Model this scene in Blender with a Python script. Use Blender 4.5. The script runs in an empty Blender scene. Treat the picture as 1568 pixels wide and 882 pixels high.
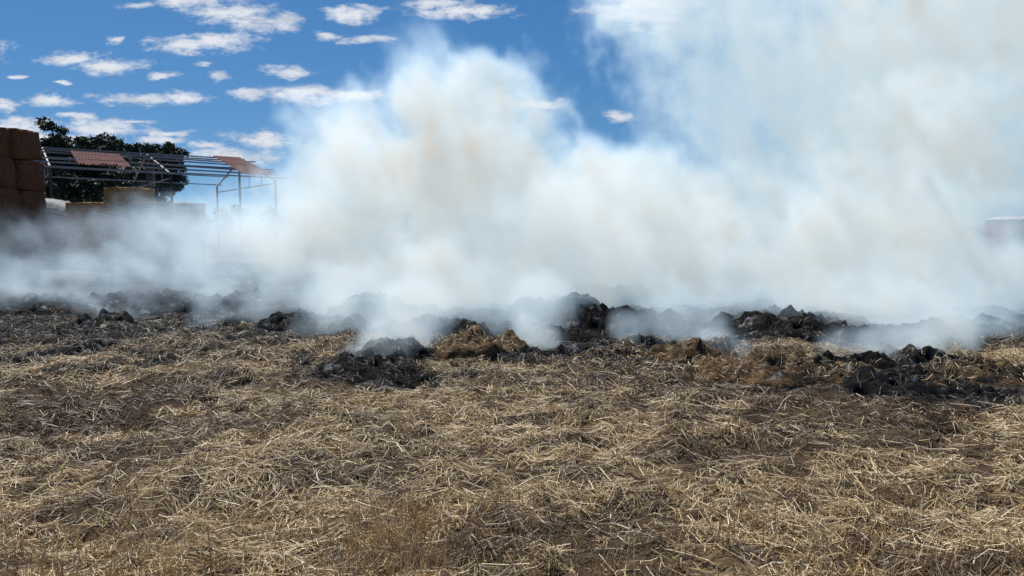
import bpy, bmesh, math, random
import numpy as np
from mathutils import Vector
random.seed(7); rng=np.random.default_rng(7)
S=bpy.context.scene
S.view_settings.view_transform='Standard'; S.view_settings.look='None'
S.view_settings.exposure=0; S.view_settings.gamma=1
COL=S.collection
CH=1.6; F=1184.0; P=math.atan(96/1184)
# ---------------- helpers
def raydir(px,py):
    a=(px-784)/F; b=(441-py)/F
    return (a, math.cos(P)+b*math.sin(P), b*math.cos(P)-math.sin(P))
def at(px,py,D):
    x,y,z=raydir(px,py); k=D/y
    return (x*k, D, CH+z*k)
def ground_at(px,py):
    x,y,z=raydir(px,py); k=-CH/z
    return (x*k,y*k)
TAB=rng.random((256,256))
def vn(x,y):
    xi=np.floor(x).astype(int); yi=np.floor(y).astype(int)
    fx=x-xi; fy=y-yi; fx=fx*fx*(3-2*fx); fy=fy*fy*(3-2*fy)
    a=TAB[xi&255,yi&255]; b=TAB[(xi+1)&255,yi&255]; c=TAB[xi&255,(yi+1)&255]; d=TAB[(xi+1)&255,(yi+1)&255]
    return (a*(1-fx)+b*fx)*(1-fy)+(c*(1-fx)+d*fx)*fy
def fbm(x,y,o=4,g=0.5):
    s=0;a=1;t=0
    for i in range(o):
        s=s+a*vn(x*2**i+17.3*i,y*2**i+31.7*i); t+=a; a*=g
    return s/t
def sstep(x,a,b):
    t=np.clip((x-a)/(b-a),0,1); return t*t*(3-2*t)
def newmat(name):
    m=bpy.data.materials.new(name); m.use_nodes=True
    nt=m.node_tree; b=nt.nodes['Principled BSDF']; return m,nt,b
def mesh_obj(name,verts,faces,mat=None,col=None,smooth=False,parent=None):
    me=bpy.data.meshes.new(name)
    verts=np.asarray(verts,dtype=np.float32); 
    if isinstance(faces,np.ndarray):
        n=faces.shape[1]; me.vertices.add(len(verts)); me.vertices.foreach_set('co',verts.ravel())
        me.loops.add(faces.size); me.loops.foreach_set('vertex_index',faces.ravel().astype(np.int32))
        me.polygons.add(len(faces)); me.polygons.foreach_set('loop_start',np.arange(0,faces.size,n,dtype=np.int32))
        me.update(calc_edges=True)
    else:
        me.from_pydata([tuple(v) for v in verts],[],faces)
    if col is not None:
        at_=me.color_attributes.new('Col','FLOAT_COLOR','POINT')
        c4=np.ones((len(verts),4),dtype=np.float32); c4[:,:3]=col
        at_.data.foreach_set('color',c4.ravel())
    if smooth: me.polygons.foreach_set('use_smooth',np.ones(len(me.polygons),dtype=bool))
    if mat: me.materials.append(mat)
    o=bpy.data.objects.new(name,me); COL.objects.link(o)
    if parent: o.parent=parent
    return o
def empty(name,loc=(0,0,0)):
    o=bpy.data.objects.new(name,None); o.location=loc; COL.objects.link(o); return o
def tube(V,Fc,p,q,r0,r1,n=6):
    p=Vector(p);q=Vector(q);d=(q-p).normalized()
    u=d.orthogonal().normalized(); w=d.cross(u)
    b=len(V)
    for c,r in((p,r0),(q,r1)):
        for i in range(n):
            a=2*math.pi*i/n; V.append(tuple(c+u*math.cos(a)*r+w*math.sin(a)*r))
    for i in range(n):
        j=(i+1)%n; Fc.append((b+i,b+j,b+n+j,b+n+i))
    Fc.append(tuple(b+i for i in range(n))[::-1]); Fc.append(tuple(b+n+i for i in range(n)))
# ---------------- piles
# px, base py, half width px, height px, charred 0..1
PILES=[(545,582,60,28,1),(612,590,44,20,1),(600,558,44,32,1),(735,552,62,48,.08),(790,552,44,20,1),(846,548,32,18,1),(452,517,58,34,1),(385,503,32,24,1),
(512,520,44,30,1),(568,505,60,52,1),(326,486,46,32,1),(190,472,84,22,.98),(58,474,66,22,.95),(146,506,34,22,1),(110,486,60,14,.6),(260,484,60,18,.9),
(268,440,110,34,1),(358,420,50,24,1),(950,512,95,46,1),(845,496,76,42,1),(935,472,70,40,1),(1000,452,80,46,1),(880,528,60,18,1),
(1000,534,24,14,1),(1080,562,60,42,.4),(1120,566,40,26,1),(1180,580,90,40,.35),(1260,590,90,42,.5),(1305,574,44,38,1),(1385,608,70,30,.97),(1370,572,56,34,.6),
(1455,574,54,30,1),(1530,592,80,40,.5),(1495,612,60,18,.85),(1520,518,66,34,1),(1545,498,56,26,1),(1240,515,100,50,1),
(660,525,70,32,1),(1150,522,70,26,1),(1390,530,80,34,1),(1180,574,22,16,1),(700,500,60,28,1),(780,512,50,24,1),(1440,600,60,24,.6),(1040,580,60,14,.4),(950,556,60,14,.5),(905,545,40,12,.9),
(20,488,50,14,.7),(400,470,60,24,1),(60,556,26,8,.9),(135,546,22,8,.9)]
PG=[]
for (px,py,w,h,c) in PILES:
    x,y=ground_at(px,py); rx=w/F*y; hz=h/F*y*.8; ry=min(rx*0.9,1.1)
    PG.append((x,y+ry*0.75,rx,ry,hz,c))
# ---------------- terrain
def charf(x,y):
    c=np.zeros_like(x)
    for (cx,cy,rx,ry,hz,ch) in PG:
        d=np.sqrt(((x-cx)/(rx*1.5+.15))**2+((y-cy)/(ry*1.6+.2))**2)
        c=np.maximum(c,ch*(1-sstep(d,.55,1.15)))
    n=fbm(x*.9,y*.9,4)
    edge=10.0+ (n-.5)*3 - 0.12*np.abs(x)
    c=np.maximum(c,sstep(y,edge-.4,edge+1.6)*(1-sstep(y,24,28))*.9)
    n2=fbm(x*2.5+7,y*2.5,4)
    c=np.maximum(c,sstep(y,7.0,8.2)*sstep(n2,.58,.68)*.8)
    return c
def darkf(x,y):
    d=np.zeros_like(x)
    for (px,py,w,hh,s) in [(130,620,210,44,1),(180,680,150,28,.9),(330,560,160,20,.4),(640,690,60,16,.5),(850,735,90,14,.8),(620,770,60,14,.7),(450,590,120,30,.5),
        (1280,616,340,46,1),(1180,645,120,14,.5),(1520,670,90,24,.9),(1000,585,250,24,.7),(740,810,60,18,.6),(450,740,60,12,.4),(1480,760,120,18,.5),(960,820,60,16,.6),(570,650,70,12,.5),(180,730,40,10,.7),(300,650,100,16,.7),(1200,740,70,12,.5),(610,715,50,12,.8)]:
        cx,cy=ground_at(px,py); cx2,cy2=ground_at(px,py-hh)
        rx=w/F*cy; ry=max(cy2-cy,.15)
        q=np.sqrt(((x-cx)/rx)**2+((y-cy)/ry)**2)
        d=np.maximum(d,s*(1-sstep(q+ (fbm(x*3,y*3,4)-.5)*2.4,.5,1.1)))
    n=fbm(x*1.6+9,y*2.6+4,4)
    d=np.maximum(d,sstep(n,.55,.65)*.8)
    n=fbm(x*5+39,y*7+4,3)
    d=np.maximum(d,sstep(n,.61,.70)*.85)
    return d
def height(x,y):
    f=1-sstep(np.hypot(x,y),26,45)
    h=(fbm(x*.35,y*.35,3)-.5)*.2+(fbm(x*1.7,y*2.1,4)-.5)*.19
    h=h+np.abs(fbm(x*6,y*6,3)-.5)*.16
    h=h+sstep(y,8.0,9.2)*(1-sstep(y,10,12))*.05
    c=charf(x,y); h=h+c*(fbm(x*4+3,y*4+3,4)-.45)*.26
    return h*f
def graded(a,b,st,out0,out1):
    core=list(np.arange(a,b,st)); up=[];s=st;v=b
    while v<out1: up.append(v); s*=1.16; v+=s
    up.append(out1); dn=[];s=st;v=a-st
    while v>out0: dn.append(v); s*=1.16; v-=s
    dn.append(out0)
    return np.array(dn[::-1]+core+up)
gx=graded(-7.5,7.5,.035,-3000,3000); gy=graded(2.4,14,.035,-300,4000)
X,Y=np.meshgrid(gx,gy); Z=height(X,Y)
nx=len(gx);ny=len(gy)
ii=np.arange(nx*ny).reshape(ny,nx)
fc=np.stack([ii[:-1,:-1],ii[:-1,1:],ii[1:,1:],ii[1:,:-1]],-1).reshape(-1,4)
C=charf(X,Y).ravel(); Dk=darkf(X,Y).ravel()
tc=np.stack([C,Dk,np.zeros_like(C)],1)
m,nt,b=newmat('straw_ground'); N=nt.nodes;L=nt.links
def node(nt,t,**k):
    n=nt.nodes.new(t)
    for a,v in k.items():
        if a.startswith('i_'):
            key=a[2:]; n.inputs[int(key) if key.isdigit() else key.replace('_',' ')].default_value=v
        else: setattr(n,a,v)
    return n
def ramp(nt,stops):
    r=nt.nodes.new('ShaderNodeValToRGB'); e=r.color_ramp.elements
    e[0].position=stops[0][0]; e[0].color=(*stops[0][1],1); e[1].position=stops[-1][0]; e[1].color=(*stops[-1][1],1)
    for p,c in stops[1:-1]:
        q=e.new(p); q.color=(*c,1)
    return r
geo=node(nt,'ShaderNodeNewGeometry')
att=node(nt,'ShaderNodeAttribute',attribute_name='Col'); sep=node(nt,'ShaderNodeSeparateColor'); L.new(att.outputs['Color'],sep.inputs[0])
vals=[]
for ang,sc in((0.5,1),(2.1,1),(1.2,1)):
    mp=node(nt,'ShaderNodeMapping'); mp.inputs['Rotation'].default_value=(0,0,ang); mp.inputs['Scale'].default_value=(6,70,20)
    wn=node(nt,'ShaderNodeTexNoise',i_Scale=2.0,i_Detail=2.0); L.new(geo.outputs['Position'],wn.inputs['Vector'])
    mx=node(nt,'ShaderNodeVectorMath',operation='MULTIPLY_ADD'); L.new(wn.outputs['Color'],mx.inputs[0]); mx.inputs[1].default_value=(.35,.35,.1); L.new(geo.outputs['Position'],mx.inputs[2])
    L.new(mx.outputs[0],mp.inputs['Vector'])
    nn=node(nt,'ShaderNodeTexNoise',i_Scale=1.0,i_Detail=3.0,i_Roughness=.65); L.new(mp.outputs[0],nn.inputs['Vector']); vals.append(nn)
m1=node(nt,'ShaderNodeMath',operation='MAXIMUM'); L.new(vals[0].outputs[0],m1.inputs[0]); L.new(vals[1].outputs[0],m1.inputs[1])
m2=node(nt,'ShaderNodeMath',operation='MAXIMUM'); L.new(m1.outputs[0],m2.inputs[0]); L.new(vals[2].outputs[0],m2.inputs[1])
r1=ramp(nt,[(.45,(.06,.041,.021)),(.56,(.17,.118,.06)),(.66,(.37,.27,.14)),(.78,(.57,.44,.24))]); L.new(m2.outputs[0],r1.inputs[0])
r2=ramp(nt,[(.45,(.025,.015,.009)),(.6,(.065,.04,.022)),(.78,(.14,.09,.048))]); L.new(m2.outputs[0],r2.inputs[0])
r3=ramp(nt,[(.45,(.006,.006,.006)),(.62,(.018,.0175,.017)),(.8,(.14,.135,.13))]); L.new(m2.outputs[0],r3.inputs[0])
x1=node(nt,'ShaderNodeMix',data_type='RGBA'); L.new(sep.outputs[1],x1.inputs[0]); L.new(r1.outputs[0],x1.inputs[6]); L.new(r2.outputs[0],x1.inputs[7])
x2=node(nt,'ShaderNodeMix',data_type='RGBA'); L.new(sep.outputs[0],x2.inputs[0]); L.new(x1.outputs[2],x2.inputs[6]); L.new(r3.outputs[0],x2.inputs[7])
L.new(x2.outputs[2],b.inputs['Base Color']); b.inputs['Roughness'].default_value=.9; b.inputs['Specular IOR Level'].default_value=.2
bp=node(nt,'ShaderNodeBump',i_Strength=.8,i_Distance=.025); L.new(m2.outputs[0],bp.inputs['Height']); L.new(bp.outputs[0],b.inputs['Normal'])
mesh_obj('straw_field_ground',np.stack([X.ravel(),Y.ravel(),Z.ravel()],1),fc,m,tc,smooth=True)

# ---------------- straw strands
ms,nt,b=newmat('straw_strand'); att=node(nt,'ShaderNodeAttribute',attribute_name='Col'); nt.links.new(att.outputs['Color'],b.inputs['Base Color'])
b.inputs['Roughness'].default_value=.5; b.inputs['Specular IOR Level'].default_value=.35
def strands(name,x,y,th,Ln,W,lift,zc,col,parent=None,tilt=None):
    n=len(x); dx=np.cos(th);dy=np.sin(th)
    bend=rng.normal(0,.22,n)
    V=np.zeros((n,3,2,3),dtype=np.float32)
    roll=rng.uniform(-1.0,1.0,n)
    lf=[rng.random(n)*lift, lift*(.35+rng.random(n)), rng.random(n)*lift*1.6]
    for k,t in enumerate((-.5,0,.5)):
        off=bend*Ln*(t*t*4-.5)*.5
        cx=x+dx*Ln*t-dy*off; cy=y+dy*Ln*t+dx*off
        cz=zc(cx,cy)+lf[k]+.004
        if tilt is not None: cz=cz+tilt*(t+.5)*Ln
        for s,sg in enumerate((-1,1)):
            V[:,k,s,0]=cx-dy*W*sg*.5*np.cos(roll); V[:,k,s,1]=cy+dx*W*sg*.5*np.cos(roll); V[:,k,s,2]=cz+W*sg*.5*np.sin(roll)
    base=np.arange(n)[:,None]*6
    f=np.concatenate([base+np.array([0,1,3,2]),base+np.array([2,3,5,4])],1).reshape(-1,4)
    c=np.repeat(col,6,axis=0)
    return mesh_obj(name,V.reshape(-1,3),f,ms,c,parent=parent)
def pal(n,dark,char):
    r=rng.random(n)[:,None]; u=rng.random((n,1))
    c=np.where(r<.36,np.array([.58,.43,.215]),np.where(r<.62,np.array([.78,.65,.42]),np.where(r<.84,np.array([.36,.245,.12]),np.array([.14,.09,.05]))))
    c=c*(.70+.55*u)
    dk=np.array([.095,.058,.031])*(.4+1.5*u)
    t=(rng.random(n)<dark*.86)[:,None]; c=np.where(t,dk,c)
    k=np.array([.012,.0115,.0115])*(.5+2*u); t=(rng.random(n)<char)[:,None]
    return np.where(t,k,c)
NS=430000
y=np.sqrt(rng.uniform(2.6**2,13.0**2,NS)); x=rng.uniform(-1,1,NS)*(y*.70+.9)
dn=fbm(x*2.2+50,y*3.0+50,4); dn2=fbm(x*7+50,y*9+50,3); dk=darkf(x,y); ch=charf(x,y)
keep=rng.random(NS)<(.2+.75*sstep(dn,.37,.57)+.45*sstep(dn2,.43,.62))*(1-.55*dk)*(1-.65*ch)
x=x[keep];y=y[keep];dk=dk[keep];ch=ch[keep];n=len(x)
th=fbm(x*1.3+5,y*1.3+8,3)*9+rng.normal(0,1.0,n)
Ln=rng.gamma(3,.043,n).clip(.03,.36); W=rng.uniform(.0016,.0042,n)*(1+.06*y)
lump=fbm(x*5,y*5,3)
strands('loose_straw',x,y,th,Ln,W,.013+.042*sstep(lump,.5,.72),height,pal(n,dk,ch))
print('strands',n)
def tufts():
    spots=[]
    for _ in range(680):
        yy=random.uniform(2.75,4.4); xx=random.uniform(-.75,.75)*(yy+.5); px=784+xx/yy*F*.98
        wgt=.4
        if px<330: wgt=1.3
        if 500<px<670: wgt=1.3
        if px>670 : wgt=.7
        if random.random()<wgt*(1.15-(yy-2.75)/1.7): spots.append((xx,yy))
    for _ in range(40): spots.append((random.uniform(-.82,-.40)*1.0,random.uniform(3.3,4.0)))
    V=[];Fc=[];Cl=[]
    for (cx,cy) in spots:
        nb=random.randint(7,18); hh=random.uniform(.10,.28)
        tone=random.choice([(.50,.34,.15),(.66,.50,.27),(.40,.22,.09),(.72,.57,.34)])
        for k in range(nb):
            r=abs(random.gauss(0,.085)); a=random.uniform(0,6.28)
            bx=cx+r*math.cos(a);by=cy+r*math.sin(a)
            h=hh*random.uniform(.5,1.25); a2=random.uniform(0,6.28); ln=random.uniform(.05,.9)*h
            w=random.uniform(.0012,.0026); fa=random.uniform(0,3.14)
            s=random.uniform(.6,1.3); col=[t*s for t in tone]
            z0=float(height(np.array([bx]),np.array([by]))[0])-.01 if k==0 else z0
            b0=len(V)
            for t in (0,.45,.8,1):
                ox=math.cos(a2)*ln*t*t; oy=math.sin(a2)*ln*t*t; ww=w*(1.1-t)
                V.append((bx+ox-math.cos(fa)*ww,by+oy-math.sin(fa)*ww,z0+h*t)); V.append((bx+ox+math.cos(fa)*ww,by+oy+math.sin(fa)*ww,z0+h*t)); Cl+= [col,col]
            for q in range(3): Fc.append((b0+2*q,b0+2*q+1,b0+2*q+3,b0+2*q+2))
    mesh_obj('dry_grass',np.array(V),np.array(Fc),ms,np.array(Cl))
tufts()
# ---------------- burnt hay piles
mp_,nt,b=newmat('burnt_hay'); L=nt.links
geo=node(nt,'ShaderNodeNewGeometry'); att=node(nt,'ShaderNodeAttribute',attribute_name='Col'); sep=node(nt,'ShaderNodeSeparateColor'); L.new(att.outputs['Color'],sep.inputs[0])
mp=node(nt,'ShaderNodeMapping'); mp.inputs['Scale'].default_value=(18,18,60); L.new(geo.outputs['Position'],mp.inputs[0])
n1=node(nt,'ShaderNodeTexNoise',i_Scale=1.0,i_Detail=5.0,i_Roughness=.7,i_Distortion=.8); L.new(mp.outputs[0],n1.inputs['Vector'])
n2=node(nt,'ShaderNodeTexNoise',i_Scale=5.0,i_Detail=5.0,i_Roughness=.6); L.new(geo.outputs['Position'],n2.inputs['Vector'])
n3=node(nt,'ShaderNodeTexNoise',i_Scale=3.3,i_Detail=4.0,i_Roughness=.65); L.new(geo.outputs['Position'],n3.inputs['Vector'])
ra=ramp(nt,[(.42,(.003,.003,.003)),(.62,(.005,.005,.0052)),(.72,(.016,.016,.0165)),(.82,(.12,.12,.12))]); L.new(n1.outputs[0],ra.inputs[0])
rash=ramp(nt,[(.35,(.05,.05,.052)),(.6,(.28,.285,.29)),(.8,(.5,.5,.51))]); L.new(n1.outputs[0],rash.inputs[0])
am=node(nt,'ShaderNodeMapRange'); L.new(n3.outputs[0],am.inputs[0]); am.inputs[1].default_value=.57; am.inputs[2].default_value=.64; am.inputs[4].default_value=.85
xa=node(nt,'ShaderNodeMix',data_type='RGBA'); L.new(am.outputs[0],xa.inputs[0]); L.new(ra.outputs[0],xa.inputs[6]); L.new(rash.outputs[0],xa.inputs[7])
rb=ramp(nt,[(.38,(.035,.02,.01)),(.55,(.15,.09,.042)),(.7,(.40,.28,.13))]); L.new(n1.outputs[0],rb.inputs[0])
ad=node(nt,'ShaderNodeMath',operation='ADD'); L.new(sep.outputs[0],ad.inputs[0]); L.new(n2.outputs[0],ad.inputs[1])
rf=node(nt,'ShaderNodeMapRange'); L.new(ad.outputs[0],rf.inputs[0]); rf.inputs[1].default_value=.9; rf.inputs[2].default_value=1.12
x1=node(nt,'ShaderNodeMix',data_type='RGBA'); L.new(rf.outputs[0],x1.inputs[0]); L.new(rb.outputs[0],x1.inputs[6]); L.new(xa.outputs[2],x1.inputs[7])
L.new(x1.outputs[2],b.inputs['Base Color']); b.inputs['Roughness'].default_value=.85; b.inputs['Specular IOR Level'].default_value=.15
bp=node(nt,'ShaderNodeBump',i_Strength=.9,i_Distance=.02); L.new(n1.outputs[0],bp.inputs['Height']); L.new(bp.outputs[0],b.inputs['Normal'])
for i,(cx,cy,rx,ry,hz,c) in enumerate(PG):
    nr,na=46,110
    r=np.linspace(0,1,nr)[:,None]; a=np.linspace(0,2*np.pi,na,endpoint=False)[None,:]
    rad=1+.8*(fbm(np.cos(a)*1.6+i*7.1,np.sin(a)*1.6+i*3.3,3)-.5)
    ux=r*np.cos(a)*rad; uy=r*np.sin(a)*rad
    ox=ux*rx*1.25; oy=uy*ry*1.25; wx=cx+ox; wy=cy+oy
    def top(wx,wy,rr,cx=cx,cy=cy,hz=hz,i=i):
        prof=np.clip(1-rr**3,0,1)**.5
        lum=.55+.75*fbm((wx)*1.4/ max(.35,rx)+i,(wy)*1.4/max(.35,ry)+i,2)
        rough=(np.abs(fbm(wx*5+i,wy*5,2)-.5))
        return hz*prof*(lum-rough*.8)+ (fbm(wx*12,wy*12,2)-.5)*.05*prof+(fbm(wx*30,wy*30,2)-.5)*.022*prof
    wz=height(wx,wy)-.03+top(wx,wy,r*np.ones_like(a))
    idx=np.arange(nr*na).reshape(nr,na)
    f=np.stack([idx[:-1],np.roll(idx[:-1],-1,1),np.roll(idx[1:],-1,1),idx[1:]],-1).reshape(-1,4)
    colr=np.zeros((nr*na,3)); colr[:,0]=(c*np.ones((nr,na))-.2*(r>.92)).ravel()
    name='straw_heap' if c<.2 else 'burnt_hay_pile'
    o=mesh_obj(name,np.stack([wx.ravel(),wy.ravel(),wz.ravel()],1),f,mp_,colr,smooth=False)
    ns=int(480*min(2.5,max(.5,rx*ry*3))) if cy<13 else 100
    if c<.7: ns=int(ns*2.5)
    rr=np.sqrt(rng.random(ns))*1.15; aa=rng.random(ns)*2*np.pi
    sx=cx+rr*np.cos(aa)*rx*1.15; sy=cy+rr*np.sin(aa)*ry*1.15
    zc=lambda xx,yy:height(xx,yy)-.03+top(xx,yy,np.clip(np.hypot((xx-cx)/(rx*1.25),(yy-cy)/(ry*1.25)),0,1))
    strands('loose_strands',sx,sy,rng.random(ns)*6.28,rng.uniform(.03,.13,ns),rng.uniform(.003,.006,ns),.012,zc,pal(ns,np.full(ns,.4),np.full(ns,min(.975,c*1.0))),parent=o,tilt=rng.normal(0,.2,ns))
# ---------------- bales
def haymat(name,c0,c1,c2):
    m,nt,b=newmat(name); L=nt.links; tc_=node(nt,'ShaderNodeTexCoord')
    mp=node(nt,'ShaderNodeMapping'); mp.inputs['Scale'].default_value=(6,14,30); L.new(tc_.outputs['Object'],mp.inputs[0])
    n1=node(nt,'ShaderNodeTexNoise',i_Scale=1.0,i_Detail=6.0,i_Roughness=.75,i_Distortion=.6); L.new(mp.outputs[0],n1.inputs['Vector'])
    r=ramp(nt,[(.35,c0),(.52,c1),(.7,c2)]); L.new(n1.outputs[0],r.inputs[0]); L.new(r.outputs[0],b.inputs['Base Color'])
    b.inputs['Roughness'].default_value=.9
    bp=node(nt,'ShaderNodeBump',i_Strength=.9,i_Distance=.05); L.new(n1.outputs[0],bp.inputs['Height']); L.new(bp.outputs[0],b.inputs['Normal'])
    return m
hay_red=haymat('weathered_hay',(.06,.018,.007),(.25,.085,.028),(.44,.19,.065))
hay_gold=haymat('golden_hay',(.16,.08,.02),(.48,.27,.06),(.68,.46,.14))
tw,_,bb=newmat('baling_twine'); bb.inputs['Base Color'].default_value=(.45,.22,.07,1)
def bale(parent,x,y,z,sx,sy,sz,mat,rot=0):
    bm=bmesh.new(); bmesh.ops.create_cube(bm,size=1)
    bmesh.ops.subdivide_edges(bm,edges=bm.edges[:],cuts=9,use_grid_fill=True)
    sd=random.random()*100
    for v in bm.verts:
        p=v.co.copy(); q=max(abs(p.x),abs(p.y),abs(p.z)); ln=p.length
        rnd=(q/ln)**.28 if ln else 1
        p=p*(0.93*rnd**.35+.07)
        nz=(float(fbm(np.array([v.co.x*5+sd+v.co.z*3]),np.array([v.co.y*5+v.co.z*4+sd]),3)[0])-.5)
        k=.14*nz
        n=Vector((v.co.x if abs(v.co.x)>.49 else 0,v.co.y if abs(v.co.y)>.49 else 0,v.co.z if abs(v.co.z)>.49 else 0))
        p+=n*k
        v.co=Vector((p.x*sx,p.y*sy,p.z*sz))
    me=bpy.data.meshes.new('bale'); bm.to_mesh(me); bm.free(); me.materials.append(mat)
    for q in me.polygons:q.use_smooth=True
    o=bpy.data.objects.new('bale',me); COL.objects.link(o); o.location=(x,y,z+sz/2); o.rotation_euler=(random.uniform(-.02,.02),random.uniform(-.02,.02),rot); o.parent=parent
    V=[];Fc=[]
    for t in (-.36,-.22,-.07,.07,.22,.36):
        px=t*sx; a=.475*sy;c=.475*sz
        pts=[(px,-a,-c),(px,a,-c),(px,a,c),(px,-a,c)]
        for k in range(4): tube(V,Fc,pts[k],pts[(k+1)%4],.01,.01,4)
    t=mesh_obj('twine',V,Fc,tw); t.parent=o
def stack(name,x0,y0,nx_,ny_,nz_,sx,sy,sz,mat,rot=0,jit=.06,top=None):
    e=empty(name,(x0,y0,0)); e.rotation_euler=(0,0,rot)
    for k in range(nz_):
        for i in range(nx_):
            for j in range(ny_):
                if top and k==nz_-1 and not top(i,j): continue
                bale(e,(i+.5)*sx+random.uniform(-jit,jit),(j+.5)*sy+random.uniform(-jit,jit),k*sz*.985-.02,sx,sy,sz,mat,random.uniform(-.03,.03))
    return e
stack('hay_bale_stack',-19.2,21.5,2,2,5,2.4,1.2,.90,hay_red,rot=.03,jit=.12)
def xs(px,D): return (px-784)/F*D
stack('hay_bale_stack',xs(160,27),27,1,1,3,1.25,1.2,.99,hay_gold,rot=-.1)
stack('hay_bale_stack',xs(98,28),28.2,1,1,3,1.35,1.2,.83,hay_gold,rot=.05)
stack('hay_bale_stack',xs(196,26),26,2,1,2,1.1,1.1,1.2,hay_red,rot=-.05)
tm,nt,b=newmat('silver_tarp'); b.inputs['Base Color'].default_value=(.2,.21,.22,1); b.inputs['Roughness'].default_value=.7
n1=node(nt,'ShaderNodeTexNoise',i_Scale=4.0,i_Detail=4.0); bp=node(nt,'ShaderNodeBump',i_Strength=.5,i_Distance=.08); nt.links.new(n1.outputs[0],bp.inputs['Height']); nt.links.new(bp.outputs[0],b.inputs['Normal'])
def tarp_stack(x,y,w,d,h,mat,tarp,rot=0,nb=3,arch=.35,skirt=.3):
    e=empty('tarp_covered_hay_stack',(x,y,0)); e.rotation_euler=(0,0,rot)
    sz=h/2
    for k in range(2):
        for i in range(nb): bale(e,-w/2+(i+.5)*w/nb,0,k*sz,w/nb,d,sz,mat)
    nu,nv=40,12;V=[];Fc=[]
    for i in range(nu):
        u=i/(nu-1)*2-1
        for j in range(nv):
            v=j/(nv-1)*2-1
            sx=max(0,abs(u)-.9)/.1; sy=max(0,abs(v)-.75)/.25
            z=h+.05+arch*(1-u*u)*(1-.4*v*v)+.03*math.sin(i*1.7)*math.cos(j*2)-skirt*max(sx,sy)
            V.append((u*(w/2+.06),v*(d/2+.08),z))
    for i in range(nu-1):
        for j in range(nv-1):
            a=i*nv+j; Fc.append((a,a+nv,a+nv+1,a+1))
    o=mesh_obj('tarp',V,Fc,tarp,smooth=True); o.parent=e
tarp_stack(xs(62,29),29.5,2.4,1.6,2.2,hay_red,tm,nb=2)
wm,nt,b=newmat('white_tarp'); b.inputs['Base Color'].default_value=(.55,.48,.50,1); b.inputs['Roughness'].default_value=.6
hay_crim=haymat('red_netted_hay',(.12,.012,.018),(.38,.045,.055),(.5,.09,.10))
tarp_stack(xs(1594,40),40,4.6,2.4,1.95,hay_crim,wm,nb=4,arch=.06,skirt=.1)
# ---------------- ruined hay shed
steel,nt,b=newmat('galvanised_steel'); b.inputs['Metallic'].default_value=.2; b.inputs['Roughness'].default_value=.55
n1=node(nt,'ShaderNodeTexNoise',i_Scale=3.0,i_Detail=4.0); r=ramp(nt,[(.4,(.26,.25,.25)),(.65,(.5,.5,.51))]); nt.links.new(n1.outputs[0],r.inputs[0]); nt.links.new(r.outputs[0],b.inputs['Base Color'])
rust,nt,b=newmat('rusty_roof'); b.inputs['Roughness'].default_value=.8
tc_=node(nt,'ShaderNodeTexCoord'); n1=node(nt,'ShaderNodeTexNoise',i_Scale=1.3,i_Detail=6.0,i_Roughness=.7); nt.links.new(tc_.outputs['Object'],n1.inputs['Vector'])
r=ramp(nt,[(.35,(.05,.016,.011)),(.5,(.14,.038,.024)),(.68,(.20,.08,.06))]); nt.links.new(n1.outputs[0],r.inputs[0]); nt.links.new(r.outputs[0],b.inputs['Base Color'])
wood,nt,b=newmat('dark_post'); b.inputs['Roughness'].default_value=.85
n1=node(nt,'ShaderNodeTexNoise',i_Scale=5.0,i_Detail=4.0); r=ramp(nt,[(.4,(.05,.04,.035)),(.65,(.14,.12,.10))]); nt.links.new(n1.outputs[0],r.inputs[0]); nt.links.new(r.outputs[0],b.inputs['Base Color'])
shed=empty('hay_shed')
A=Vector((-26,41,5.85)); B=Vector((-16.5,47.2,5.6)); ab=(B-A).normalized(); A=A-ab*9
nrm=Vector((ab.y,-ab.x,0)).normalized(); down=nrm*7.4+Vector((0,0,-1.5)); back=-nrm*6+Vector((0,0,-1.3))
LL=(B-A).length
def pt(s,t,off=0,dirv=down): return A+ab*s+dirv*t+Vector((0,0,off))
V=[];Fc=[]
for t in np.linspace(0,1,8):
    sag=random.uniform(-.12,.12); mid=pt(LL*random.uniform(.3,.7),t,sag)
    tube(V,Fc,pt(-.2,t),mid,.045,.045,4); tube(V,Fc,mid,pt(LL+random.uniform(-.2,.9),t),.045,.045,4)
for t in np.linspace(.33,1,3): tube(V,Fc,pt(-.2,t,0,back),pt(LL+.3,t,0,back),.04,.04,4)
mesh_obj('purlins',V,Fc,steel,parent=shed)
V=[];Fc=[];V2=[];F2=[]
for s in np.linspace(0,LL,5):
    tube(V,Fc,pt(s,0,-.12),pt(s,1,-.12),.05,.05,4); tube(V,Fc,pt(s,0,-.12),pt(s,1,-.12,back),.05,.05,4)
    e1=pt(s,1,-.3); e0=pt(s,1,-.3,back); e0.z=e1.z
    tube(V,Fc,e1,e0,.035,.035,4)
    for q in (.3,.65):
        tube(V,Fc,pt(s,q,-.12),Vector((pt(s,q).x,pt(s,q).y,e1.z)),.025,.025,4)
    for (t,dv) in ((1,down),(0,down),(1,back)):
        p=pt(s,t,-.12,dv); tube(V2,F2,(p.x,p.y,-.1),p,.08,.07,6)
mesh_obj('trusses',V,Fc,steel,parent=shed); mesh_obj('posts',V2,F2,wood,parent=shed)
def sheet(s0,s1,t0,t1):
    V=[];Fc=[];n=int((s1-s0)/.07); 
    for i in range(n+1):
        s=s0+(s1-s0)*i/n; z=.09+.035*(1 if i%2 else -1)
        e=.03*math.sin(i*.9)+(.06 if (i//12)%2 else 0)
        for t in (t0,(t0+t1)/2,t1-e): V.append(tuple(pt(s,t,z)))
    for i in range(n):
        for j in range(2):
            a=i*3+j; Fc.append((a,a+3,a+4,a+1))
    mesh_obj('roof_sheet',V,Fc,rust,parent=shed)
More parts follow.
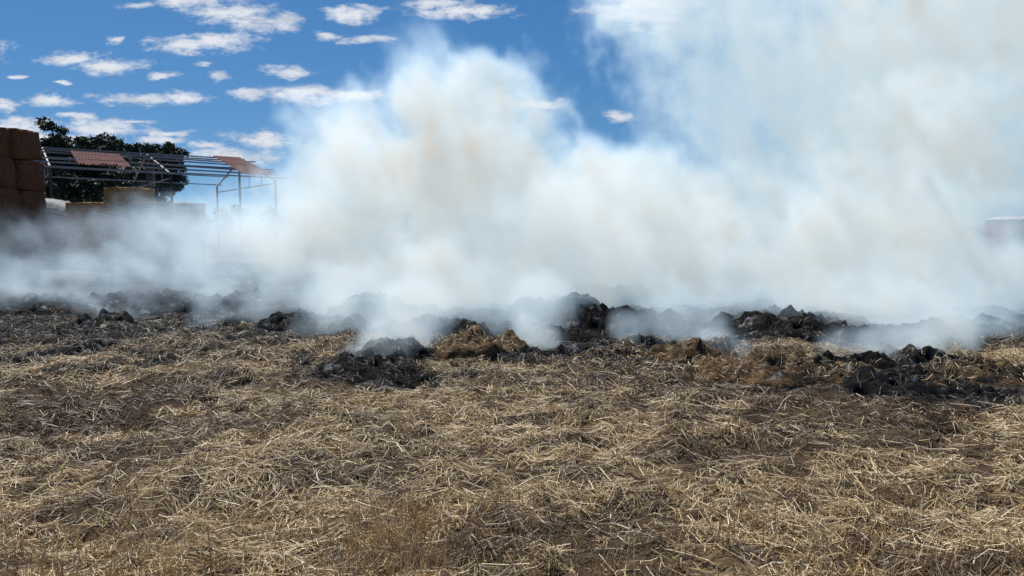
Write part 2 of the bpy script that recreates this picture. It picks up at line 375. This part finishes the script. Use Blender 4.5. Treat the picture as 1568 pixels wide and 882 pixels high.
sheet(LL-1.5,LL,.0,1.0); sheet(LL-9.0,LL-6.8,.3,.95); sheet(LL-14.2,LL-12.4,.15,.85)
# ---------------- trees
lm,nt,b=newmat('gum_foliage'); L=nt.links
att=node(nt,'ShaderNodeAttribute',attribute_name='Col'); L.new(att.outputs['Color'],b.inputs['Base Color']); b.inputs['Roughness'].default_value=.6
bk,nt,b=newmat('gum_bark'); n1=node(nt,'ShaderNodeTexNoise',i_Scale=4.0,i_Detail=5.0); r=ramp(nt,[(.35,(.08,.06,.045)),(.65,(.28,.24,.19))]); nt.links.new(n1.outputs[0],r.inputs[0]); nt.links.new(r.outputs[0],b.inputs['Base Color'])
def leaves(cl,per,size,tone,parent,name='foliage'):
    cl=np.array(cl); n=len(cl)*per
    c=np.repeat(cl[:,:3],per,0); rad=np.repeat(cl[:,3],per)[:,None]
    d=rng.normal(0,1,(n,3)); d/=np.linalg.norm(d,axis=1)[:,None]
    p=c+d*rad*(rng.random((n,1))**.45)*np.array([1,1,.7])
    u=rng.normal(0,1,(n,3)); u/=np.linalg.norm(u,axis=1)[:,None]; v=np.cross(u,rng.normal(0,1,(n,3))); v/=np.linalg.norm(v,axis=1)[:,None]
    s=(rng.uniform(.5,1.2,(n,1))*size)
    V=np.stack([p-u*s,p+v*s*.35,p+u*s,p-v*s*.35],1).reshape(-1,3)
    f=np.arange(n*4).reshape(-1,4)
    sh=np.repeat(rng.uniform(.5,1.4,len(cl)),per)[:,None]*rng.uniform(.7,1.3,(n,1))
    col=np.repeat(np.array(tone)*sh,4,0)
    return mesh_obj(name,V,f,lm,col,parent=parent)
def gum(x,y,H,R,tone=(.045,.06,.026)):
    e=empty('gum_tree',(x,y,0)); V=[];Fc=[];cl=[]
    p=Vector((0,0,-.2)); q=Vector((random.uniform(-.3,.3),0,H*.35)); tube(V,Fc,p,q,H*.035,H*.025,8)
    for k in range(8):
        a=k/8*6.28+random.uniform(-.4,.4); el=random.uniform(.35,1.3); l=R*random.uniform(.6,1)
        m_=q+Vector((math.cos(a)*math.cos(el)*l*.55,math.sin(a)*math.cos(el)*l*.55,math.sin(el)*H*.28)); tube(V,Fc,q,m_,H*.017,H*.01,6)
        for j in range(3):
            a2=a+random.uniform(-.8,.8); l2=R*random.uniform(.25,.5)
            t=m_+Vector((math.cos(a2)*l2,math.sin(a2)*l2,random.uniform(.05,.32)*H)); tube(V,Fc,m_,t,H*.009,H*.003,5)
            t.z=min(t.z,H*.97)
            for g in range(4):
                cl.append((t.x+random.gauss(0,R*.15),t.y+random.gauss(0,R*.15),t.z+random.gauss(0,H*.05),R*random.uniform(.14,.28)))
    mesh_obj('trunk',V,Fc,bk,parent=e); leaves(cl,130,.22,tone,e)
for px,D,H,R in((60,62,6.8,2.6),(112,60,9.2,3.2),(150,64,8.8,3.1),(182,62,8.6,3.0),(214,64,9.0,3.0),(236,60,7.8,2.5),(20,66,7.0,2.8),(-40,60,8,3.4),(88,66,7.8,2.6)):
    gum(xs(px,D),D,H,R)
cl=[]
for i in range(300):
    xx=random.uniform(-48,-26.5); cl.append((xx,58+random.uniform(-2,2),random.uniform(.5,6.3),random.uniform(.6,1.2)))
leaves(cl,110,.24,(.04,.052,.026),None,'shrub_thicket')
cl=[]
for i in range(14):
    cl.append((xs(135,45)+random.gauss(0,1.0),45+random.gauss(0,.5),random.uniform(.5,3.1),random.uniform(.4,.7)))
leaves(cl,160,.16,(.09,.12,.05),None,'shrub')
cl=[]
for i in range(300):
    xx=random.uniform(-190,60); hh=3.6+2.5*float(fbm(np.array([xx*.05]),np.array([3.]),3)[0])
    cl.append((xx,170+random.uniform(-5,5),random.uniform(.5,hh),random.uniform(1.4,2.4)))
leaves(cl,60,.8,(.06,.08,.05),None,'distant_tree_line')
# ---------------- smoke (a real volume grid)
blobs=[ # px,py,D,rxpx,rzpx,ry,weight
(640,430,13.5,175,110,2.0,.9),(560,340,14.5,165,120,2.2,.95),(545,235,15.3,105,105,1.7,.8),(700,185,15.5,130,100,1.8,.95),(700,275,15.5,180,120,2.2,1.05),
(745,125,15.5,80,56,1.3,.8),(640,85,16,50,45,1,.25),(810,400,14,210,120,2.1,.9),(930,300,16,160,90,2.0,.9),(1010,390,15,220,100,2.1,.85),
(1110,315,16.5,150,80,2,.9),(1300,390,14.5,260,130,2.2,.9),(1410,280,16,190,170,2.4,.9),(1350,150,18,280,190,2.2,.62),(1150,130,19,190,170,2,.38),
(1500,40,18,300,200,2.4,.8),(1100,-10,19,200,130,2,.48),(330,415,15,190,44,2.0,.24),(110,425,16,230,30,2.2,.13),(180,365,20,300,45,2,.08),(320,355,15,140,62,1.6,.3),
(425,350,14.8,90,95,1.5,.5),
(600,520,9.3,56,46,.6,.95),(640,470,10.2,76,60,.8,.8),(545,545,8.9,26,20,.35,.7),(560,470,11.5,110,70,1.3,.65),
(820,515,9.9,42,34,.5,.9),(830,460,11,70,50,.9,.6),(1100,525,9.1,42,32,.4,.9),(1145,550,8.6,30,18,.25,.7),(1050,490,10.5,70,40,.7,.4),
(1385,530,9.0,60,44,.5,.95),(1350,545,8.6,22,24,.25,.8),(1440,510,9.6,60,50,.6,.8),(1290,530,9.2,44,24,.4,.6),(480,500,10.4,34,22,.35,.5),(330,470,11.6,30,26,.4,.5),(960,505,10.2,36,28,.4,.5),(1530,500,10.2,44,22,.4,.45),
(1410,470,11.5,150,80,1.2,.7),(1490,430,13,90,60,1.6,.65),(1780,100,17,220,220,2.6,.6),(950,455,13,180,42,1.0,.3),(730,465,12,150,56,1.1,.6),(1180,465,12.5,160,50,1.1,.4),
(30,415,14,110,18,1.4,.18),(120,443,12.8,160,12,.9,.28),(250,448,12.5,120,12,.9,.25),(430,465,12,70,30,.8,.5),(340,445,13,80,20,1,.3)]
ng=bpy.data.node_groups.new('smoke_density','GeometryNodeTree')
ng.interface.new_socket('Geometry',in_out='OUTPUT',socket_type='NodeSocketGeometry')
gn=ng.nodes; gl=ng.links
out=gn.new('NodeGroupOutput'); vc=gn.new('GeometryNodeVolumeCube')
mn=(-14,7.6,-.1); mxx=(16,21.6,9.0); vs=.1
vc.inputs['Min'].default_value=mn; vc.inputs['Max'].default_value=mxx
for k,nm in enumerate(('Resolution X','Resolution Y','Resolution Z')): vc.inputs[nm].default_value=int((mxx[k]-mn[k])/vs)
pos=gn.new('GeometryNodeInputPosition')
def gnoise(scale,detail,rough,src):
    n=gn.new('ShaderNodeTexNoise'); n.inputs['Scale'].default_value=scale; n.inputs['Detail'].default_value=detail; n.inputs['Roughness'].default_value=rough
    gl.new(src,n.inputs['Vector']); return n
def warp(src,noise,amp):
    s=gn.new('ShaderNodeVectorMath'); s.operation='SUBTRACT'; gl.new(noise.outputs['Color'],s.inputs[0]); s.inputs[1].default_value=(.5,.5,.5)
    m=gn.new('ShaderNodeVectorMath'); m.operation='MULTIPLY_ADD'; gl.new(s.outputs[0],m.inputs[0]); m.inputs[1].default_value=(amp,)*3; gl.new(src,m.inputs[2]); return m.outputs[0]
rt=gn.new('ShaderNodeVectorRotate'); rt.rotation_type='Y_AXIS'; rt.inputs['Angle'].default_value=math.radians(30); gl.new(pos.outputs[0],rt.inputs['Vector'])
stx=gn.new('ShaderNodeVectorMath'); stx.operation='MULTIPLY'; gl.new(rt.outputs[0],stx.inputs[0]); stx.inputs[1].default_value=(1.1,1.1,.72)
w1=warp(pos.outputs[0],gnoise(.5,2,.5,pos.outputs[0]),1.6)
w2=warp(w1,gnoise(1.6,4,.62,stx.outputs[0]),1.1)
sw=warp(stx.outputs[0],gnoise(1.3,3,.6,stx.outputs[0]),1.0)
ero=gnoise(1.3,5,.64,sw)
eo=gn.new('ShaderNodeMath'); eo.operation='MULTIPLY_ADD'; gl.new(ero.outputs[0],eo.inputs[0]); eo.inputs[1].default_value=2.2; eo.inputs[2].default_value=-1.1
cur=None
for (px,py,D,rx,rz,ry,w) in blobs:
    c=at(px,py,D); r=(rx/F*D*1.08,ry,rz/F*D*1.08)
    s=gn.new('ShaderNodeVectorMath'); s.operation='SUBTRACT'; gl.new(w2 if D>11 else pos.outputs[0],s.inputs[0]); s.inputs[1].default_value=c
    mu=gn.new('ShaderNodeVectorMath'); mu.operation='MULTIPLY'; gl.new(s.outputs[0],mu.inputs[0]); mu.inputs[1].default_value=tuple(1/q for q in r)
    le=gn.new('ShaderNodeVectorMath'); le.operation='LENGTH'; gl.new(mu.outputs[0],le.inputs[0])
    su=gn.new('ShaderNodeMath'); su.operation='SUBTRACT'; gl.new(eo.outputs[0],su.inputs[0]); gl.new(le.outputs['Value'],su.inputs[1])
    mr=gn.new('ShaderNodeMapRange'); mr.interpolation_type='SMOOTHSTEP'; gl.new(su.outputs[0],mr.inputs[0]); mr.inputs[1].default_value=-1.02; mr.inputs[2].default_value=-.6; mr.inputs[3].default_value=0; mr.inputs[4].default_value=w
    if cur is None: cur=mr.outputs[0]
    else:
        a=gn.new('ShaderNodeMath'); a.operation='MAXIMUM'; gl.new(cur,a.inputs[0]); gl.new(mr.outputs[0],a.inputs[1]); cur=a.outputs[0]
iv=gnoise(1.5,5,.64,sw); im=gn.new('ShaderNodeMapRange'); gl.new(iv.outputs[0],im.inputs[0]); im.inputs[1].default_value=.38; im.inputs[2].default_value=.62; im.inputs[3].default_value=.2; im.inputs[4].default_value=1.75
mm=gn.new('ShaderNodeMath'); mm.operation='MULTIPLY'; gl.new(cur,mm.inputs[0]); gl.new(im.outputs[0],mm.inputs[1])
gc=at(1590,343,15); s=gn.new('ShaderNodeVectorMath'); s.operation='SUBTRACT'; gl.new(pos.outputs[0],s.inputs[0]); s.inputs[1].default_value=gc
mu=gn.new('ShaderNodeVectorMath'); mu.operation='MULTIPLY'; gl.new(s.outputs[0],mu.inputs[0]); mu.inputs[1].default_value=(1/1.4,1/10.0,1/.55)
le=gn.new('ShaderNodeVectorMath'); le.operation='LENGTH'; gl.new(mu.outputs[0],le.inputs[0])
gm=gn.new('ShaderNodeMapRange'); gm.interpolation_type='SMOOTHSTEP'; gl.new(le.outputs['Value'],gm.inputs[0]); gm.inputs[1].default_value=.45; gm.inputs[2].default_value=1.2; gm.inputs[3].default_value=.0; gm.inputs[4].default_value=1
m3=gn.new('ShaderNodeMath'); m3.operation='MULTIPLY'; gl.new(mm.outputs[0],m3.inputs[0]); gl.new(gm.outputs[0],m3.inputs[1])
gl.new(m3.outputs[0],vc.inputs['Density'])
sm=bpy.data.materials.new('smoke'); sm.use_nodes=True; nt=sm.node_tree; nt.nodes.clear(); L=nt.links
mo=node(nt,'ShaderNodeOutputMaterial'); at_=node(nt,'ShaderNodeAttribute',attribute_name='density')
sc=node(nt,'ShaderNodeVolumeScatter'); sc.inputs['Color'].default_value=(.67,.80,.93,1); sc.inputs['Anisotropy'].default_value=.3
mu=node(nt,'ShaderNodeMath',operation='MULTIPLY'); mu.inputs[1].default_value=1.45; L.new(at_.outputs['Fac'],mu.inputs[0]); L.new(mu.outputs[0],sc.inputs['Density'])
em=node(nt,'ShaderNodeEmission')  # glow added to the smoke, standing in for multiply scattered light
tr=ramp(nt,[(0,(.22,.33,.42)),(.35,(.205,.295,.365)),(.75,(.185,.235,.265)),(1,(.18,.195,.185))])  # shading put into the glow colour: thin smoke brighter, dense core dimmer
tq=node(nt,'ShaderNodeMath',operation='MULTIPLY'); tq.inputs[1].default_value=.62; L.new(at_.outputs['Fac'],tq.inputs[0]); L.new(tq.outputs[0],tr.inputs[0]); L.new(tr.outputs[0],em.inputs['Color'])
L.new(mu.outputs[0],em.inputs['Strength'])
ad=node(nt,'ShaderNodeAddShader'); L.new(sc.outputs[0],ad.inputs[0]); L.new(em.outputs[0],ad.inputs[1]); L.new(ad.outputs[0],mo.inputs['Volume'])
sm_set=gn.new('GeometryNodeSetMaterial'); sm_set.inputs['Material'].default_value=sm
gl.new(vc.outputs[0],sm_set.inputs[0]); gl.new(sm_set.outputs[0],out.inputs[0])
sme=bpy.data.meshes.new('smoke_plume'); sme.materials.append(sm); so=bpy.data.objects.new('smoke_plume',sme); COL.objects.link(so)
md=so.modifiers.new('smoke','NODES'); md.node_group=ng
try: sm.cycles.volume_step_rate=5.0
except Exception as e: print(e)
# ---------------- sky
SE,SA=math.radians(58),math.radians(-28)
w=bpy.data.worlds.new('World'); S.world=w; w.use_nodes=True; nt=w.node_tree; L=nt.links; nt.nodes.clear()
wo=node(nt,'ShaderNodeOutputWorld'); tc_=node(nt,'ShaderNodeTexCoord')
sk=node(nt,'ShaderNodeTexSky'); sk.sky_type='NISHITA'; sk.sun_disc=False; sk.sun_elevation=SE; sk.sun_rotation=SA; sk.air_density=1.0; sk.dust_density=.3; sk.ozone_density=2.5
vv=node(nt,'ShaderNodeVectorMath',operation='ADD'); L.new(tc_.outputs['Generated'],vv.inputs[0]); vv.inputs[1].default_value=(0,0,.12)
vnz=node(nt,'ShaderNodeVectorMath',operation='NORMALIZE'); L.new(vv.outputs[0],vnz.inputs[0]); L.new(vnz.outputs[0],sk.inputs[0])
hs=node(nt,'ShaderNodeHueSaturation',i_Saturation=1.38,i_Value=.9); L.new(sk.outputs[0],hs.inputs['Color'])
bg=node(nt,'ShaderNodeBackground',i_Strength=.09); L.new(hs.outputs[0],bg.inputs[0])
sx=node(nt,'ShaderNodeSeparateXYZ'); L.new(tc_.outputs['Generated'],sx.inputs[0])
ym=node(nt,'ShaderNodeMath',operation='MAXIMUM',i_1=.05); L.new(sx.outputs[1],ym.inputs[0])
du=node(nt,'ShaderNodeMath',operation='DIVIDE'); L.new(sx.outputs[0],du.inputs[0]); L.new(ym.outputs[0],du.inputs[1])
dv=node(nt,'ShaderNodeMath',operation='DIVIDE'); L.new(sx.outputs[2],dv.inputs[0]); L.new(ym.outputs[0],dv.inputs[1])
cb=node(nt,'ShaderNodeCombineXYZ'); L.new(du.outputs[0],cb.inputs[0]); L.new(dv.outputs[0],cb.inputs[1])
mp=node(nt,'ShaderNodeMapping'); mp.inputs['Scale'].default_value=(14,34,1); mp.inputs['Rotation'].default_value=(0,0,.15); L.new(cb.outputs[0],mp.inputs[0])
wn=node(nt,'ShaderNodeTexNoise',i_Scale=1.0,i_Detail=4.0,i_Roughness=.65); L.new(mp.outputs[0],wn.inputs['Vector'])
ws=node(nt,'ShaderNodeVectorMath',operation='SUBTRACT'); L.new(wn.outputs['Color'],ws.inputs[0]); ws.inputs[1].default_value=(.5,.5,.5)
wm_=node(nt,'ShaderNodeVectorMath',operation='MULTIPLY_ADD'); L.new(ws.outputs[0],wm_.inputs[0]); wm_.inputs[1].default_value=(.07,.022,0); L.new(cb.outputs[0],wm_.inputs[2])
CL=[(110,88,42,8),(175,102,46,10),(285,68,50,10),(340,62,46,13),(290,4,60,8),(350,18,60,12),(410,35,50,11),(540,20,38,11),(500,57,25,5),(562,60,38,6),
(715,20,66,9),(660,3,50,9),(443,110,34,6),(328,118,18,8),(215,152,60,7),(288,150,28,7),(78,155,40,8),(98,125,11,3),(185,62,11,4),(248,117,20,5),
(460,143,60,11),(540,150,60,10),(385,145,26,7),(30,192,50,11),(150,196,58,13),(8,160,14,7),(258,205,28,4),(400,212,50,11),(350,238,64,11),(315,222,26,5),(830,160,30,7),
(945,180,20,6),(985,12,70,25),(70,212,90,8),(205,8,20,5),(30,117,12,3),(205,187,24,3),(240,215,40,6),(120,178,30,5),(305,98,14,3),(-60,80,60,14),(-120,150,80,14),(1700,60,90,20)]
cur=None
for (px,py,a,bb_) in CL:
    dx_,dy_,dz_=raydir(px,py); c=(dx_/dy_,dz_/dy_,0); r=(a/F*1.0,bb_/F*1.12)
    s=node(nt,'ShaderNodeVectorMath',operation='SUBTRACT'); L.new(wm_.outputs[0],s.inputs[0]); s.inputs[1].default_value=c
    q=node(nt,'ShaderNodeVectorMath',operation='MULTIPLY'); L.new(s.outputs[0],q.inputs[0]); q.inputs[1].default_value=(1/r[0],1/r[1],0)
    le=node(nt,'ShaderNodeVectorMath',operation='LENGTH'); L.new(q.outputs[0],le.inputs[0])
    if cur is None: cur=le.outputs['Value']
    else:
        a_=node(nt,'ShaderNodeMath',operation='MINIMUM'); L.new(cur,a_.inputs[0]); L.new(le.outputs['Value'],a_.inputs[1]); cur=a_.outputs[0]
mp2=node(nt,'ShaderNodeMapping'); mp2.inputs['Scale'].default_value=(34,80,1); L.new(cb.outputs[0],mp2.inputs[0])
fn=node(nt,'ShaderNodeTexNoise',i_Scale=1.0,i_Detail=6.0,i_Roughness=.68); L.new(mp2.outputs[0],fn.inputs['Vector'])
f1=node(nt,'ShaderNodeMath',operation='MULTIPLY_ADD',i_1=3.2,i_2=-1.6); L.new(fn.outputs[0],f1.inputs[0])
f2=node(nt,'ShaderNodeMath',operation='ADD'); L.new(cur,f2.inputs[0]); L.new(f1.outputs[0],f2.inputs[1])
cm=node(nt,'ShaderNodeMapRange',interpolation_type='SMOOTHSTEP'); L.new(f2.outputs[0],cm.inputs[0]); cm.inputs[1].default_value=1.45; cm.inputs[2].default_value=.15; cm.inputs[3].default_value=0; cm.inputs[4].default_value=.95
yg=node(nt,'ShaderNodeMath',operation='GREATER_THAN',i_1=.06); L.new(sx.outputs[1],yg.inputs[0])
cm2=node(nt,'ShaderNodeMath',operation='MULTIPLY'); L.new(cm.outputs[0],cm2.inputs[0]); L.new(yg.outputs[0],cm2.inputs[1])
cr=ramp(nt,[(.35,(.58,.64,.74)),(.55,(.84,.87,.92))]); L.new(wn.outputs[0],cr.inputs[0])
bc=node(nt,'ShaderNodeBackground',i_Strength=.95); L.new(cr.outputs[0],bc.inputs[0])
mxs=node(nt,'ShaderNodeMixShader'); L.new(cm2.outputs[0],mxs.inputs[0]); L.new(bg.outputs[0],mxs.inputs[1]); L.new(bc.outputs[0],mxs.inputs[2]); L.new(mxs.outputs[0],wo.inputs[0])
sl=bpy.data.lights.new('sun','SUN'); sl.energy=4.7; sl.angle=math.radians(.5); sl.color=(1,.955,.88); sob=bpy.data.objects.new('sun',sl); COL.objects.link(sob)
d=Vector((math.sin(SA)*math.cos(SE),math.cos(SA)*math.cos(SE),math.sin(SE))); sob.rotation_euler=d.to_track_quat('Z','Y').to_euler()
# ---------------- camera
cd=bpy.data.cameras.new('camera'); co=bpy.data.objects.new('camera',cd); COL.objects.link(co); co.location=(0,0,CH)
co.rotation_euler=(math.pi/2-P,0,0); cd.sensor_width=36; cd.lens=F/1568*36; cd.clip_end=6000; cd.clip_start=.05
S.camera=co
